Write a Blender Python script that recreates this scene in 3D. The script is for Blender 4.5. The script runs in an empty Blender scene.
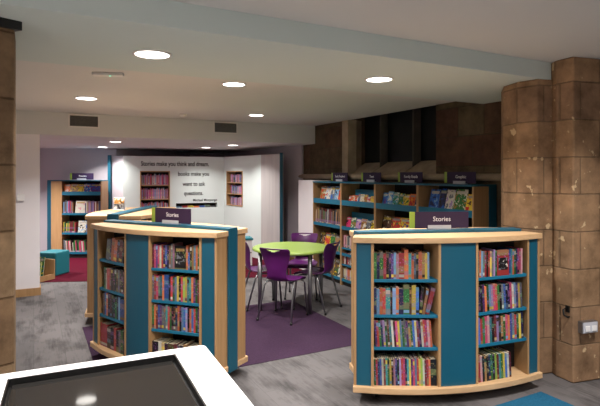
import bpy, bmesh, math, random, re
from mathutils import Vector, Matrix
random.seed(7)
SC = bpy.context.scene
COL = SC.collection
R = math.radians

# ------------------------------------------------------------------ camera, world, exposure, lights
EYE = 1.6
cd = bpy.data.cameras.new('camera'); cam = bpy.data.objects.new('camera', cd); COL.objects.link(cam)
cam.location = (0, 0, EYE); cam.rotation_euler = (R(90), 0, 0)
cd.sensor_width = 36; cd.lens = 30.0; cd.shift_y = -28/600
cd.clip_start = 0.02
SC.camera = cam
w = bpy.data.worlds.new('night'); SC.world = w; w.use_nodes = True
w.node_tree.nodes['Background'].inputs[0].default_value = (0.010, 0.012, 0.018, 1)
w.node_tree.nodes['Background'].inputs[1].default_value = 1.0
SC.view_settings.view_transform = 'Standard'; SC.view_settings.look = 'None'
SC.view_settings.gamma = 1.0; SC.view_settings.use_curve_mapping = False
SC.view_settings.exposure = 0.92
LAMP_W = 13.0                      # one ceiling downlight
LAMP_COL = (1.0, 0.945, 0.90)
RA = 28.03                         # the room's axes are turned this much from the camera's
U = Vector((math.cos(R(RA)), math.sin(R(RA)), 0)); V = Vector((-U.y, U.x, 0))
def uv(u, v, z=0): return U*u + V*v + Vector((0, 0, z))
def at(px, Y, z=0): return Vector(((px-300)/500*Y, Y, z))

# ------------------------------------------------------------------ materials
def lin(c): return tuple(((x/12.92) if x <= 0.04045 else ((x+0.055)/1.055)**2.4) for x in c)
def nodemat(name):
    m = bpy.data.materials.new(name); m.use_nodes = True
    nt = m.node_tree; b = nt.nodes['Principled BSDF']
    return m, nt, b
def N(nt, t, **kw):
    n = nt.nodes.new(t)
    for k, v in kw.items(): setattr(n, k, v)
    return n
def ramp(nt, fac, stops):
    r = N(nt, 'ShaderNodeValToRGB'); cr = r.color_ramp
    while len(cr.elements) < len(stops): cr.elements.new(0.5)
    for e, (p, c) in zip(cr.elements, stops): e.position = p; e.color = (*c, 1)
    nt.links.new(fac, r.inputs[0]); return r.outputs[0]
def coords(nt, scale=(1, 1, 1), rot=(0, 0, 0), kind='Object'):
    tc = N(nt, 'ShaderNodeTexCoord'); mp = N(nt, 'ShaderNodeMapping')
    mp.inputs['Scale'].default_value = scale; mp.inputs['Rotation'].default_value = rot
    nt.links.new(tc.outputs[kind], mp.inputs[0]); return mp.outputs[0]
def plain(name, rgb, rough=0.5, metal=0.0, var=0.06, scale=8, bump=0.0, spec=0.5):
    """procedural finish: a base colour with slight mottling"""
    m, nt, b = nodemat(name); c = lin(rgb)
    n = N(nt, 'ShaderNodeTexNoise'); n.inputs['Scale'].default_value = scale; n.inputs['Detail'].default_value = 3
    nt.links.new(coords(nt), n.inputs['Vector'])
    col = ramp(nt, n.outputs[0], [(0.3, tuple(x*(1-var) for x in c)), (0.7, tuple(min(1, x*(1+var)) for x in c))])
    nt.links.new(col, b.inputs['Base Color'])
    b.inputs['Roughness'].default_value = rough; b.inputs['Metallic'].default_value = metal
    b.inputs['Specular IOR Level'].default_value = spec
    if bump:
        bp = N(nt, 'ShaderNodeBump'); bp.inputs['Strength'].default_value = bump; bp.inputs['Distance'].default_value = 0.005
        nt.links.new(n.outputs[0], bp.inputs['Height']); nt.links.new(bp.outputs[0], b.inputs['Normal'])
    return m
def wood(name, a, bcol, grain=(30, 30, 2.0)):
    m, nt, b = nodemat(name)
    n = N(nt, 'ShaderNodeTexNoise'); n.inputs['Scale'].default_value = 1.5; n.inputs['Detail'].default_value = 5
    nt.links.new(coords(nt, grain), n.inputs['Vector'])
    nt.links.new(ramp(nt, n.outputs[0], [(0.3, lin(a)), (0.7, lin(bcol))]), b.inputs['Base Color'])
    b.inputs['Roughness'].default_value = 0.5
    return m
M = {}
M['wood'] = wood('beech_laminate', (0.66, 0.51, 0.34), (0.72, 0.57, 0.40))
M['woodtop'] = wood('beech_edge', (0.78, 0.63, 0.46), (0.84, 0.70, 0.53), (3, 40, 40))
M['teal'] = plain('teal_laminate', (0.04, 0.33, 0.42), 0.45, var=0.03, scale=3)
M['tealdark'] = plain('teal_shelf', (0.05, 0.42, 0.54), 0.5, var=0.04, scale=5)
M['black'] = plain('black_shade_board', (0.10, 0.09, 0.085), 0.7)  # black parts; also carries the bay shade on bookcase back boards
M['blackmetal'] = plain('black_metal', (0.07, 0.07, 0.07), 0.4)
M['white'] = plain('white_laminate', (0.95, 0.95, 0.95), 0.35, var=0.01)
M['wallwhite'] = plain('wall_paint', (0.95, 0.93, 0.94), 0.8, var=0.012, scale=2)
M['panelwhite'] = plain('white_panel', (0.90, 0.945, 0.935), 0.6, var=0.01, scale=2)
M['wallgrey'] = plain('grey_wall_paint', (0.74, 0.71, 0.74), 0.8, var=0.02, scale=2)
M['ceiling'] = plain('ceiling_paint', (0.86, 0.86, 0.845), 0.85, var=0.012, scale=1.5)
M['ceilinggreen'] = plain('ceiling_edge_paint', (0.82, 0.87, 0.85), 0.85, var=0.012, scale=1.5)
M['purple'] = plain('purple_plastic', (0.35, 0.09, 0.38), 0.35, var=0.03)
M['lime'] = plain('lime_laminate', (0.62, 0.73, 0.36), 0.35, var=0.02)
M['metal'] = plain('satin_metal', (0.62, 0.62, 0.63), 0.32, 0.85)
M['signpurple'] = plain('sign_purple', (0.17, 0.09, 0.24), 0.6, var=0.03)
M['signlime'] = plain('sign_lime', (0.58, 0.69, 0.25), 0.45, var=0.02)
M['letterwhite'] = plain('letter_white', (0.95, 0.95, 0.96), 0.5, var=0.0)
M['letterdark'] = plain('letter_charcoal', (0.10, 0.09, 0.10), 0.9, var=0.0, spec=0.0)
M['clip'] = plain('clear_grey_plastic', (0.78, 0.79, 0.82), 0.3, var=0.02)
M['ventdark'] = plain('vent_dark', (0.48, 0.48, 0.47), 0.6)
M['pages'] = plain('book_pages', (0.88, 0.82, 0.70), 0.8, var=0.08, scale=120)
M['tealfabric'] = plain('teal_vinyl', (0.02, 0.45, 0.50), 0.6, var=0.04)
def carpet(name, rgb, var=0.2):
    m, nt, b = nodemat(name); c = lin(rgb)
    n = N(nt, 'ShaderNodeTexNoise'); n.inputs['Scale'].default_value = 90; n.inputs['Detail'].default_value = 4
    nt.links.new(coords(nt), n.inputs['Vector'])
    nt.links.new(ramp(nt, n.outputs[0], [(0.3, tuple(x*(1-var) for x in c)), (0.7, tuple(x*(1+var) for x in c))]), b.inputs['Base Color'])
    b.inputs['Roughness'].default_value = 0.95; b.inputs['Specular IOR Level'].default_value = 0.1
    bp = N(nt, 'ShaderNodeBump'); bp.inputs['Strength'].default_value = 0.4; bp.inputs['Distance'].default_value = 0.004
    nt.links.new(n.outputs[0], bp.inputs['Height']); nt.links.new(bp.outputs[0], b.inputs['Normal'])
    return m
M['rugpurple'] = carpet('purple_carpet', (0.235, 0.165, 0.24))
M['rugred'] = carpet('crimson_carpet', (0.30, 0.025, 0.115))
M['rugblue'] = carpet('blue_carpet', (0.14, 0.36, 0.48))
def floor_mat():
    m, nt, b = nodemat('grey_plank_floor')
    # planks along the room's v axis, worn dark streaks along them
    co = coords(nt)
    br = N(nt, 'ShaderNodeTexBrick'); br.offset = 0.37
    br.inputs['Scale'].default_value = 1; br.inputs['Brick Width'].default_value = 1.0
    br.inputs['Row Height'].default_value = 0.25; br.inputs['Mortar Size'].default_value = 0.002; br.inputs['Bias'].default_value = 0
    br.inputs['Color1'].default_value = (*lin((0.425, 0.41, 0.41)), 1); br.inputs['Color2'].default_value = (*lin((0.38, 0.368, 0.37)), 1)
    br.inputs['Mortar'].default_value = (*lin((0.33, 0.32, 0.32)), 1)
    nt.links.new(coords(nt, rot=(0, 0, R(90))), br.inputs['Vector'])
    n = N(nt, 'ShaderNodeTexNoise'); n.inputs['Scale'].default_value = 1.0; n.inputs['Detail'].default_value = 7; n.inputs['Roughness'].default_value = 0.62
    nt.links.new(coords(nt, (5.5, 2.2, 1)), n.inputs['Vector'])
    n2 = N(nt, 'ShaderNodeTexNoise'); n2.inputs['Scale'].default_value = 1; n2.inputs['Detail'].default_value = 4
    nt.links.new(coords(nt, (60, 4, 1)), n2.inputs['Vector'])
    mx = N(nt, 'ShaderNodeMath', operation='MULTIPLY_ADD'); nt.links.new(n2.outputs[0], mx.inputs[0]); mx.inputs[1].default_value = 0.28; nt.links.new(n.outputs[0], mx.inputs[2])
    f = ramp(nt, mx.outputs[0], [(0.60, (0, 0, 0)), (0.82, (1, 1, 1))])
    mix = N(nt, 'ShaderNodeMix', data_type='RGBA'); nt.links.new(f, mix.inputs['Factor'])
    nt.links.new(br.outputs[0], mix.inputs[6]); mix.inputs[7].default_value = (*lin((0.25, 0.24, 0.24)), 1)
    nt.links.new(mix.outputs[2], b.inputs['Base Color'])
    b.inputs['Roughness'].default_value = 0.72; b.inputs['Specular IOR Level'].default_value = 0.3
    return m
M['floor'] = floor_mat()
def stone(name, c1, c2, mortar, bw, bh, patch=None, vec=None):
    m, nt, b = nodemat(name)
    tc = N(nt, 'ShaderNodeTexCoord'); sp = N(nt, 'ShaderNodeSeparateXYZ'); nt.links.new(tc.outputs['Object'], sp.inputs[0])
    ad = N(nt, 'ShaderNodeMath', operation='MULTIPLY_ADD'); nt.links.new(sp.outputs[0], ad.inputs[0]); ad.inputs[1].default_value = 0.8; nt.links.new(sp.outputs[1], ad.inputs[2])
    cb = N(nt, 'ShaderNodeCombineXYZ'); nt.links.new(ad.outputs[0], cb.inputs[0]); nt.links.new(sp.outputs[2], cb.inputs[1])
    br = N(nt, 'ShaderNodeTexBrick'); br.offset = 0.43; br.squash = 0.6; br.squash_frequency = 2
    br.inputs['Scale'].default_value = 1; br.inputs['Brick Width'].default_value = bw; br.inputs['Row Height'].default_value = bh
    br.inputs['Mortar Size'].default_value = 0.007; br.inputs['Mortar Smooth'].default_value = 0.6; br.inputs['Bias'].default_value = -0.1
    br.inputs['Color1'].default_value = (*lin(c1), 1); br.inputs['Color2'].default_value = (*lin(c2), 1); br.inputs['Mortar'].default_value = (*lin(mortar), 1)
    nt.links.new(cb.outputs[0], br.inputs['Vector'])
    n = N(nt, 'ShaderNodeTexNoise'); n.inputs['Scale'].default_value = 5; n.inputs['Detail'].default_value = 8; n.inputs['Roughness'].default_value = 0.65
    nt.links.new(tc.outputs['Object'], n.inputs['Vector'])
    f = ramp(nt, n.outputs[0], [(0.25, (0.42, 0.40, 0.38)), (0.5, (0.95, 0.95, 0.95)), (0.75, (1.45, 1.42, 1.38))])
    mul = N(nt, 'ShaderNodeMix', data_type='RGBA', blend_type='MULTIPLY'); mul.inputs['Factor'].default_value = 1
    nt.links.new(br.outputs[0], mul.inputs[6]); nt.links.new(f, mul.inputs[7])
    out = mul.outputs[2]
    if patch:
        n3 = N(nt, 'ShaderNodeTexNoise'); n3.inputs['Scale'].default_value = 13; n3.inputs['Detail'].default_value = 3; n3.inputs['Roughness'].default_value = 0.5
        nt.links.new(tc.outputs['Object'], n3.inputs['Vector'])
        pf = ramp(nt, n3.outputs[0], [(0.665, (0, 0, 0)), (0.70, (1, 1, 1))])
        mp = N(nt, 'ShaderNodeMix', data_type='RGBA'); nt.links.new(pf, mp.inputs['Factor'])
        nt.links.new(out, mp.inputs[6]); mp.inputs[7].default_value = (*lin(patch), 1); out = mp.outputs[2]
    nt.links.new(out, b.inputs['Base Color'])
    b.inputs['Roughness'].default_value = 0.9; b.inputs['Specular IOR Level'].default_value = 0.15
    bp = N(nt, 'ShaderNodeBump'); bp.inputs['Strength'].default_value = 0.7; bp.inputs['Distance'].default_value = 0.012
    h = N(nt, 'ShaderNodeMath', operation='SUBTRACT'); nt.links.new(n.outputs[0], h.inputs[0]); nt.links.new(br.outputs['Fac'], h.inputs[1])
    nt.links.new(h.outputs[0], bp.inputs['Height']); nt.links.new(bp.outputs[0], b.inputs['Normal'])
    return m
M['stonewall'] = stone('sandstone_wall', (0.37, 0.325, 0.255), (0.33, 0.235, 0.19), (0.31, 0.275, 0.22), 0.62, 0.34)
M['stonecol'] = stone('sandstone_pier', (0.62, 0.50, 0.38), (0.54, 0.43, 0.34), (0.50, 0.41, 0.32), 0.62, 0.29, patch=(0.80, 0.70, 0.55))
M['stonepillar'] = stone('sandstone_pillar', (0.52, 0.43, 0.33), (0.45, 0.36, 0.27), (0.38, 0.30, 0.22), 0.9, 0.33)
M['stonedark'] = plain('dark_window_stone', (0.30, 0.28, 0.25), 0.9, var=0.2, scale=6, bump=0.5)  # darker than the dressed stone, for mullions and vent backing
M['stonetrim'] = plain('dressed_stone', (0.64, 0.57, 0.48), 0.85, var=0.2, scale=6, bump=0.5)
def mat_glass_dark():
    m, nt, b = nodemat('night_window_glass')
    b.inputs['Specular IOR Level'].default_value = 0.12; b.inputs['Roughness'].default_value = 0.3
    n = N(nt, 'ShaderNodeTexNoise'); n.inputs['Scale'].default_value = 4; nt.links.new(coords(nt), n.inputs['Vector'])
    nt.links.new(ramp(nt, n.outputs[0], [(0.3, (0.006, 0.007, 0.008)), (0.7, (0.014, 0.016, 0.016))]), b.inputs['Base Color'])
    return m
M['nightglass'] = mat_glass_dark()
def mat_screen():
    m, nt, b = nodemat('touchscreen_glass')
    b.inputs['Base Color'].default_value = (0.018, 0.017, 0.016, 1); b.inputs['Specular IOR Level'].default_value = 0.17
    n = N(nt, 'ShaderNodeTexNoise'); n.inputs['Scale'].default_value = 3; nt.links.new(coords(nt), n.inputs['Vector'])
    nt.links.new(ramp(nt, n.outputs[0], [(0.3, (0.035, 0.035, 0.035)), (0.7, (0.06, 0.06, 0.06))]), b.inputs['Roughness'])
    return m
M['screen'] = mat_screen()
def emit(name, col, s):
    m, nt, b = nodemat(name)
    b.inputs['Emission Color'].default_value = (*col, 1); b.inputs['Emission Strength'].default_value = s
    b.inputs['Base Color'].default_value = (0.8, 0.8, 0.8, 1); return m
M['lens'] = emit('lit_lens', (1, 0.95, 0.88), 6)
M['led'] = emit('green_led', (0.1, 1, 0.5), 2.5)
M['ring'] = plain('white_trim_ring', (0.9, 0.89, 0.87), 0.4, var=0.0)

# ------------------------------------------------------------------ mesh helpers
class MB:
    def __init__(s): s.v = []; s.f = []; s.mi = []; s.sm = []
    def add(s, vs, fs, mi=0, smooth=False):
        o = len(s.v); s.v += [tuple(x) for x in vs]
        for f in fs: s.f.append([o+i for i in f]); s.mi.append(mi); s.sm.append(smooth)
        return s
    def box(s, x0, x1, y0, y1, z0, z1, mi=0, T=None):
        vs = [Vector((x, y, z)) for z in (z0, z1) for y in (y0, y1) for x in (x0, x1)]
        if T: vs = [T @ p for p in vs]
        return s.add(vs, [(0, 2, 3, 1), (4, 5, 7, 6), (0, 1, 5, 4), (2, 6, 7, 3), (0, 4, 6, 2), (1, 3, 7, 5)], mi)
    def prism(s, pts, z0, z1, mi=0, smooth=False):
        a = sum(pts[i][0]*pts[(i+1) % len(pts)][1]-pts[(i+1) % len(pts)][0]*pts[i][1] for i in range(len(pts)))
        if a < 0: pts = pts[::-1]
        n = len(pts); vs = [(p[0], p[1], z0) for p in pts]+[(p[0], p[1], z1) for p in pts]
        s.add(vs, [tuple(range(n))[::-1], tuple(range(n, 2*n))], mi)
        o = len(s.v)-2*n
        for i in range(n):
            j = (i+1) % n; s.f.append([o+i, o+j, o+n+j, o+n+i]); s.mi.append(mi); s.sm.append(smooth)
        return s
    def tube(s, pts, r, n=10, mi=0, r2=None):
        pts = [Vector(p) for p in pts]; rings = []
        for i, p in enumerate(pts):
            d = (pts[min(i+1, len(pts)-1)]-pts[max(i-1, 0)]).normalized()
            up = Vector((0, 0, 1)) if abs(d.z) < 0.9 else Vector((1, 0, 0))
            a = d.cross(up).normalized(); b = d.cross(a).normalized()
            rr = r if r2 is None else r+(r2-r)*i/(len(pts)-1)
            rings.append([p+(a*math.cos(2*math.pi*k/n)+b*math.sin(2*math.pi*k/n))*rr for k in range(n)])
        vs = [q for rg in rings for q in rg]; fs = []
        for i in range(len(pts)-1):
            for k in range(n): fs.append((i*n+k, i*n+(k+1) % n, (i+1)*n+(k+1) % n, (i+1)*n+k))
        s.add(vs, fs, mi, True)
        o = len(s.v)-len(vs)
        s.f.append([o+k for k in range(n)][::-1]); s.mi.append(mi); s.sm.append(False)
        s.f.append([o+(len(pts)-1)*n+k for k in range(n)]); s.mi.append(mi); s.sm.append(False)
        return s
    def disc(s, cx, cy, z0, z1, r, n=32, mi=0):
        return s.prism([(cx+r*math.cos(2*math.pi*k/n), cy+r*math.sin(2*math.pi*k/n)) for k in range(n)], z0, z1, mi, True)
    def build(s, name, mats, parent=None, loc=None, rot=None, bevel=0):
        me = bpy.data.meshes.new(name); me.from_pydata(s.v, [], s.f)
        for m in (mats if isinstance(mats, (list, tuple)) else [mats]): me.materials.append(m)
        me.polygons.foreach_set('material_index', s.mi); me.polygons.foreach_set('use_smooth', s.sm)
        bm = bmesh.new(); bm.from_mesh(me); bmesh.ops.recalc_face_normals(bm, faces=bm.faces); bm.to_mesh(me); bm.free()
        o = bpy.data.objects.new(name, me); COL.objects.link(o)
        if parent: o.parent = parent
        if loc is not None: o.location = loc
        if rot is not None: o.rotation_euler = (0, 0, rot)
        if bevel:
            b = o.modifiers.new('bevel', 'BEVEL'); b.width = bevel; b.segments = 2; b.limit_method = 'ANGLE'
        return o
def tag(o, label=None, cat=None, group=None, kind=None):
    if label: o['label'] = label
    if cat: o['category'] = cat
    if group: o['group'] = group
    if kind: o['kind'] = kind
    return o
def thing(name, label, cat, loc=(0, 0, 0), rot=0, group=None):
    o = bpy.data.objects.new(name, None); o.empty_display_size = 0.1; COL.objects.link(o)
    o.location = loc; o.rotation_euler = (0, 0, rot)
    return tag(o, label, cat, group)
def struct(name, mb, mat, rot=0, loc=None):
    return tag(mb.build(name, mat, None, loc, rot), kind='structure')
def text(name, s, size, mat, parent, loc, rot, align='CENTER', ext=0.0006, bold=0.0):
    cu = bpy.data.curves.new(name, 'FONT'); cu.body = s; cu.size = size; cu.extrude = ext
    cu.offset = bold*size; cu.align_x = align; cu.align_y = 'CENTER'; cu.resolution_u = 3
    t = bpy.data.objects.new(name, cu); COL.objects.link(t)
    bpy.context.view_layer.update()
    me = bpy.data.meshes.new_from_object(t.evaluated_get(bpy.context.evaluated_depsgraph_get()))
    bpy.data.objects.remove(t)
    me.materials.clear(); me.materials.append(mat)
    o = bpy.data.objects.new(name, me); COL.objects.link(o); o.parent = parent
    o.location = loc; o.rotation_euler = rot
    return o

# ------------------------------------------------------------------ the room shell
RR = R(RA)
WU = 4.30       # window wall
C_NEAR, C_SLAB, C_FAR, C_LOW = 2.51, 2.37, 2.45, 2.14
fl = MB(); fl.box(-3.5, 7.5, -2, 14, -0.1, 0); struct('floor', fl, M['floor'], RR)
cl = MB(); cl.box(-1.4, WU+0.1, -1.8, 2.62, C_NEAR, 3.0); struct('ceiling', cl, M['ceiling'], RR)
sl = MB(); sl.box(-1.4, WU+0.1, 2.62, 3.85, C_SLAB, 3.0); struct('ceiling_beam', sl, M['ceilinggreen'], RR)
cf = MB(); cf.box(-1.4, WU+0.02, 3.85, 7.52, C_FAR, 3.0); struct('ceiling_middle', cf, M['ceiling'], RR)
lo = MB(); lo.box(-3.4, 7.4, 7.52, 13.9, C_LOW, 3.0); struct('ceiling_back', lo, M['ceiling'], RR)
wl = MB(); wl.box(-1.4, -1.2, -1.8, 7.52, 0, 2.6); struct('wall_left', wl, M['wallwhite'], RR)
wb = MB(); wb.box(-1.4, WU+0.2, -2.0, -1.8, 0, 2.6); struct('wall_behind', wb, M['wallwhite'], RR)
# white wall end beside the opening
ub = 0.071
ww = MB(); ww.box(-1.4, ub, 7.52, 7.72, 0, C_LOW); struct('wall_front_left', ww, M['wallwhite'], RR)
bb = MB(); bb.box(-1.2, ub+0.012, 7.505, 7.52, 0, 0.10); bb.box(ub, ub+0.012, 7.52, 7.73, 0, 0.10); struct('baseboard_left', bb, M['wood'], RR)
# window wall with the deep window recess
v0, v1 = 4.57, 6.49
SILL = 1.60
wr = MB()
wr.box(WU, WU+0.75, -1.8, v0, 0, 2.9); wr.box(WU, WU+0.75, v1, 8.4, 0, 2.9); wr.box(WU, WU+0.75, v0, v1, 0, SILL)
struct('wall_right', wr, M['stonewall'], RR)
lid = MB(); lid.box(WU, WU+0.85, v0-0.05, v1+0.05, 2.9, 2.95); struct('trim_1', lid, M['stonetrim'], RR)
# sloping sills, splayed jambs, mullions
wn = MB(); wn.box(WU+0.32, WU+0.34, v0, v1, SILL, 2.9); win = struct('window_1', wn, M['nightglass'], RR)
ms = MB()
for a, b in ((4.575, 5.20), (5.24, 5.92), (5.96, 6.485)):
    ms.add([(WU+0.0, a, SILL), (WU+0.32, a, SILL), (WU+0.32, a, SILL+0.19), (WU+0.0, b, SILL), (WU+0.32, b, SILL), (WU+0.32, b, SILL+0.19)],
           [(0, 2, 1), (3, 4, 5), (0, 3, 5, 2), (1, 2, 5, 4), (0, 1, 4, 3)])
sills = ms.build('window_sill', M['stonetrim'], win)
for c in (5.22, 5.94):
    m_ = MB(); m_.prism([(WU+0.20, c-0.012), (WU+0.20, c+0.012), (WU+0.28, c+0.025), (WU+0.32, c+0.025), (WU+0.32, c-0.025), (WU+0.28, c-0.025)], SILL, 2.9)
    m_.build('mullion', M['stonedark'], win)
jm = MB(); jm.prism([(WU-0.02, v1-0.02), (WU-0.02, v1+0.14), (WU+0.01, v1+0.14), (WU+0.25, v1), (WU+0.12, v1-0.05)], SILL, C_FAR); jm.build('window_jamb', M['stonetrim'], win)
lg = MB(); lg.tube([(WU-0.015, 8.05, 1.575), (WU-0.015, 2.9, 1.575)], 0.042, 14); struct('trim_2', lg, M['stonetrim'], RR)
# the back room's walls: a folded line of grey wall, drawn as a thick band
def wallband(name, pts, h, mat, th=0.1, z0=0):
    m = MB()
    for a, b in zip(pts, pts[1:]):
        a = Vector(a); b = Vector(b); d = (b-a).normalized(); n = Vector((-d.y, d.x))*th
        m.prism([tuple(a-d*0.01), tuple(b+d*0.01), tuple(b+n+d*0.01), tuple(a+n-d*0.01)], z0, h)
    return struct(name, m, mat)
wallband('wall_back', [(-7.5, 10.4), (-5.4, 10.12), (-3.75, 10.2), (-2.64, 12.0), (-1.87, 12.3), (-0.22, 9.35), (0.02, 9.02)], C_LOW, M['wallgrey'])
wallband('wall_far_left', [(-4.9, 5.3), (-7.3, 10.4)], C_LOW, M['wallgrey'])
bbr = MB(); bbr.prism([(-0.215, 9.325), (0.0, 9.02), (-0.01, 9.01), (-0.23, 9.31)], 0, 0.09); struct('baseboard_back', bbr, M['wood'])
# crimson carpet of the back room (laid floor)
rc = MB(); rc.prism([(-6.0, 7.25), (-3.5, 7.48), (-0.54, 7.80), (0.3, 8.3), (0.0, 9.3), (-1.8, 12.2), (-2.7, 12.0), (-3.8, 10.15), (-5.8, 10.15)], 0.0, 0.006)
struct('floor_crimson_carpet', rc, M['rugred'])
rp = MB(); rp.box(0.45, 2.90, 3.91, 5.70, 0, 0.004)
tag(rp.build('carpet_panel', M['rugpurple'], None, None, RR), 'purple rectangular carpet under the green round table', 'carpet')
rb = MB(); rb.box(2.1, 3.30, 1.3, 2.42, 0, 0.004)
tag(rb.build('carpet_panel', M['rugblue'], None, None, RR), 'bright blue carpet patch on the floor before the stone piers', 'carpet')

# stone piers
def pier(name, pts, h, mat, label):
    m = MB(); m.prism(pts, 0, h)
    return tag(m.build(name, mat, bevel=0.012), kind='structure')
pier('wall_pier', [(1.85, 4.60), (1.765, 4.34), (1.795, 4.14), (1.90, 4.00), (2.06, 4.04), (2.5, 4.25), (2.42, 4.62)], C_SLAB, M['stonecol'], '')
pier('wall_pier', [(2.035, 4.06), (2.035, 3.97), (2.095, 3.83), (2.34, 3.91), (2.78, 4.12), (2.68, 4.36), (2.52, 4.28), (2.10, 4.07)], C_NEAR, M['stonecol'], '')
pier('wall_pillar', [(-1.43, 2.50), (-1.60, 2.30), (-2.0, 2.15), (-2.25, 2.45), (-1.62, 2.85)], C_SLAB, M['stonepillar'], '')
cp = MB(); cp.prism([(-1.395, 2.51), (-1.59, 2.27), (-1.98, 2.12), (-2.0, 2.30), (-1.60, 2.60)], 2.325, 2.369)
struct('trim_3', cp, M['blackmetal'])

# ------------------------------------------------------------------ downlights
def downlight(x, y, z, label, power=LAMP_W, r=0.10, spread=125):
    t = thing('ceiling_downlight', label, 'light', (x, y, z), 0, 'recessed ceiling downlights')
    m = MB(); n = 32
    vs = []; fs = []
    for rad, zz in ((r+0.016, 0.0), (r+0.016, -0.008), (r, -0.008), (r, 0.0)):
        vs += [(rad*math.cos(2*math.pi*k/n), rad*math.sin(2*math.pi*k/n), zz) for k in range(n)]
    for j in range(3):
        for k in range(n): fs.append((j*n+k, j*n+(k+1) % n, (j+1)*n+(k+1) % n, (j+1)*n+k))
    m.add(vs, fs, 0, True); m.build('trim_ring', M['ring'], t)
    d = MB(); d.disc(0, 0, -0.005, -0.001, r, n); d.build('lens', M['lens'], t)
    ld = bpy.data.lights.new('downlight_lamp', 'AREA'); ld.shape = 'DISK'; ld.size = r*1.9
    ld.energy = power; ld.color = LAMP_COL; ld.spread = R(spread)
    lo_ = bpy.data.objects.new('downlight_lamp', ld); COL.objects.link(lo_); lo_.parent = t; lo_.location = (0, 0, -0.010)
    return t
downlight(-0.94, 3.18, C_SLAB, 'largest round ceiling downlight, upper left, set in the lower beam', r=0.105)
downlight(0.634, 4.01, C_SLAB, 'round ceiling downlight in the beam above the right bookcase', r=0.10)
downlight(-0.617, 4.67, C_FAR, 'round ceiling downlight just behind the beam, centre of the ceiling', power=LAMP_W*1.35)
downlight(-0.62, 7.08, C_FAR, 'round ceiling downlight nearest the right end of the vented bulkhead', power=LAMP_W*1.35)
downlight(-2.36, 5.52, C_FAR, 'round ceiling downlight on the left above the left wall vent', r=0.105, power=LAMP_W*1.7)
downlight(at(102.5, 9.6).x, 9.6, C_LOW, 'left downlight of the close pair in the back room ceiling', r=0.09, power=LAMP_W*1.0)
downlight(at(115.5, 8.06).x, 8.06, C_LOW, 'right downlight of the close pair in the back room ceiling', r=0.09, power=LAMP_W*1.0)
downlight(at(206.5, 9.8).x, 9.75, C_LOW, 'small far downlight above the white quotation wall', r=0.09, power=LAMP_W*0.5)
downlight(at(234, 9.15).x, 9.0, C_LOW, 'back room downlight above the angled white wall niche', r=0.09, power=LAMP_W*0.65)
downlight(-5.2, 8.5, C_LOW, 'unseen added downlight behind the left white wall end, brightening the back room', power=LAMP_W*3.2, r=0.09)  # added out of view to brighten the back wall and its bookcase
NEARL = iter(('over the touchscreen table', 'before the right curved bookcase', 'before the stone piers', 'behind the camera on the left', 'behind the camera on the right'))
for (u, v) in ((-0.2, 1.45), (1.4, 1.3), (3.0, 1.35), (-0.2, -0.6), (2.2, -0.6)):  # unseen lamps above and behind the camera, added to light the foreground
    p = uv(u, v); downlight(p.x, p.y, C_NEAR, 'unseen added downlight in the high ceiling '+next(NEARL), power=LAMP_W*1.35)

# ------------------------------------------------------------------ ceiling fittings, vents
def vent(px0, px1, zc, w, label):
    t = (7.52)/(0.883-0.47*((px0+px1)/2-300)/500); p = Vector((((px0+px1)/2-300)/500*t, t, zc))
    e = thing('air_vent', label, 'vent', p - V*0.001, RR)
    h = 0.145; m = MB()
    m.box(-w/2-0.02, w/2+0.02, -0.012, 0, -h/2-0.02, -h/2); m.box(-w/2-0.02, w/2+0.02, -0.012, 0, h/2, h/2+0.02)
    m.box(-w/2-0.02, -w/2, -0.012, 0, -h/2, h/2); m.box(w/2, w/2+0.02, -0.012, 0, -h/2, h/2)
    m.build('frame', M['ring'], e)
    b = MB(); b.box(-w/2, w/2, -0.003, 0, -h/2, h/2); b.build('backing', M['stonedark'], e)
    g = MB()
    for k in range(12):
        z = -h/2+0.008+k*(h-0.016)/11
        g.box(-w/2, w/2, -0.010, -0.0035, z-0.0022, z+0.0022)
    g.build('grille', M['ventdark'], e)
vent(69, 99, 2.345, 0.36, 'dark slatted air vent on the bulkhead, left one')
vent(213.5, 237.5, 2.345, 0.36, 'dark slatted air vent on the bulkhead, right one')
e = thing('exit_light_fitting', 'small white ceiling fitting with a green light between two downlights', 'emergency light', (at(110, 4.2).x, 4.16, C_FAR), R(8))
m = MB(); m.box(-0.125, 0.125, -0.035, 0.035, -0.028, 0); m.build('housing', M['ring'], e, bevel=0.008)
m = MB(); m.disc(0.02, -0.02, -0.0325, -0.028, 0.006, 12); m.build('indicator', M['led'], e)
m = MB(); m.disc(0, 0, -0.03, 0, 0.05, 24); m.disc(0, 0, -0.042, -0.03, 0.034, 24)
tag(m.build('smoke_detector', M['ring'], None, (at(184, 7.05).x, 7.0, C_FAR)), 'small white round smoke detector on ceiling before the bulkhead', 'smoke detector')
t_ = 7.52/(0.883-0.47*(20.5-300)/500); p = Vector(((20.5-300)/500*t_, t_, 1.6-22.5/500*t_))
m = MB(); m.box(-0.045, 0.045, -0.035, -0.0005, -0.045, 0.045)
tag(m.build('thermostat', M['white'], None, p, RR, bevel=0.008), 'small square white sensor box on the left white wall', 'thermostat')

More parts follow.
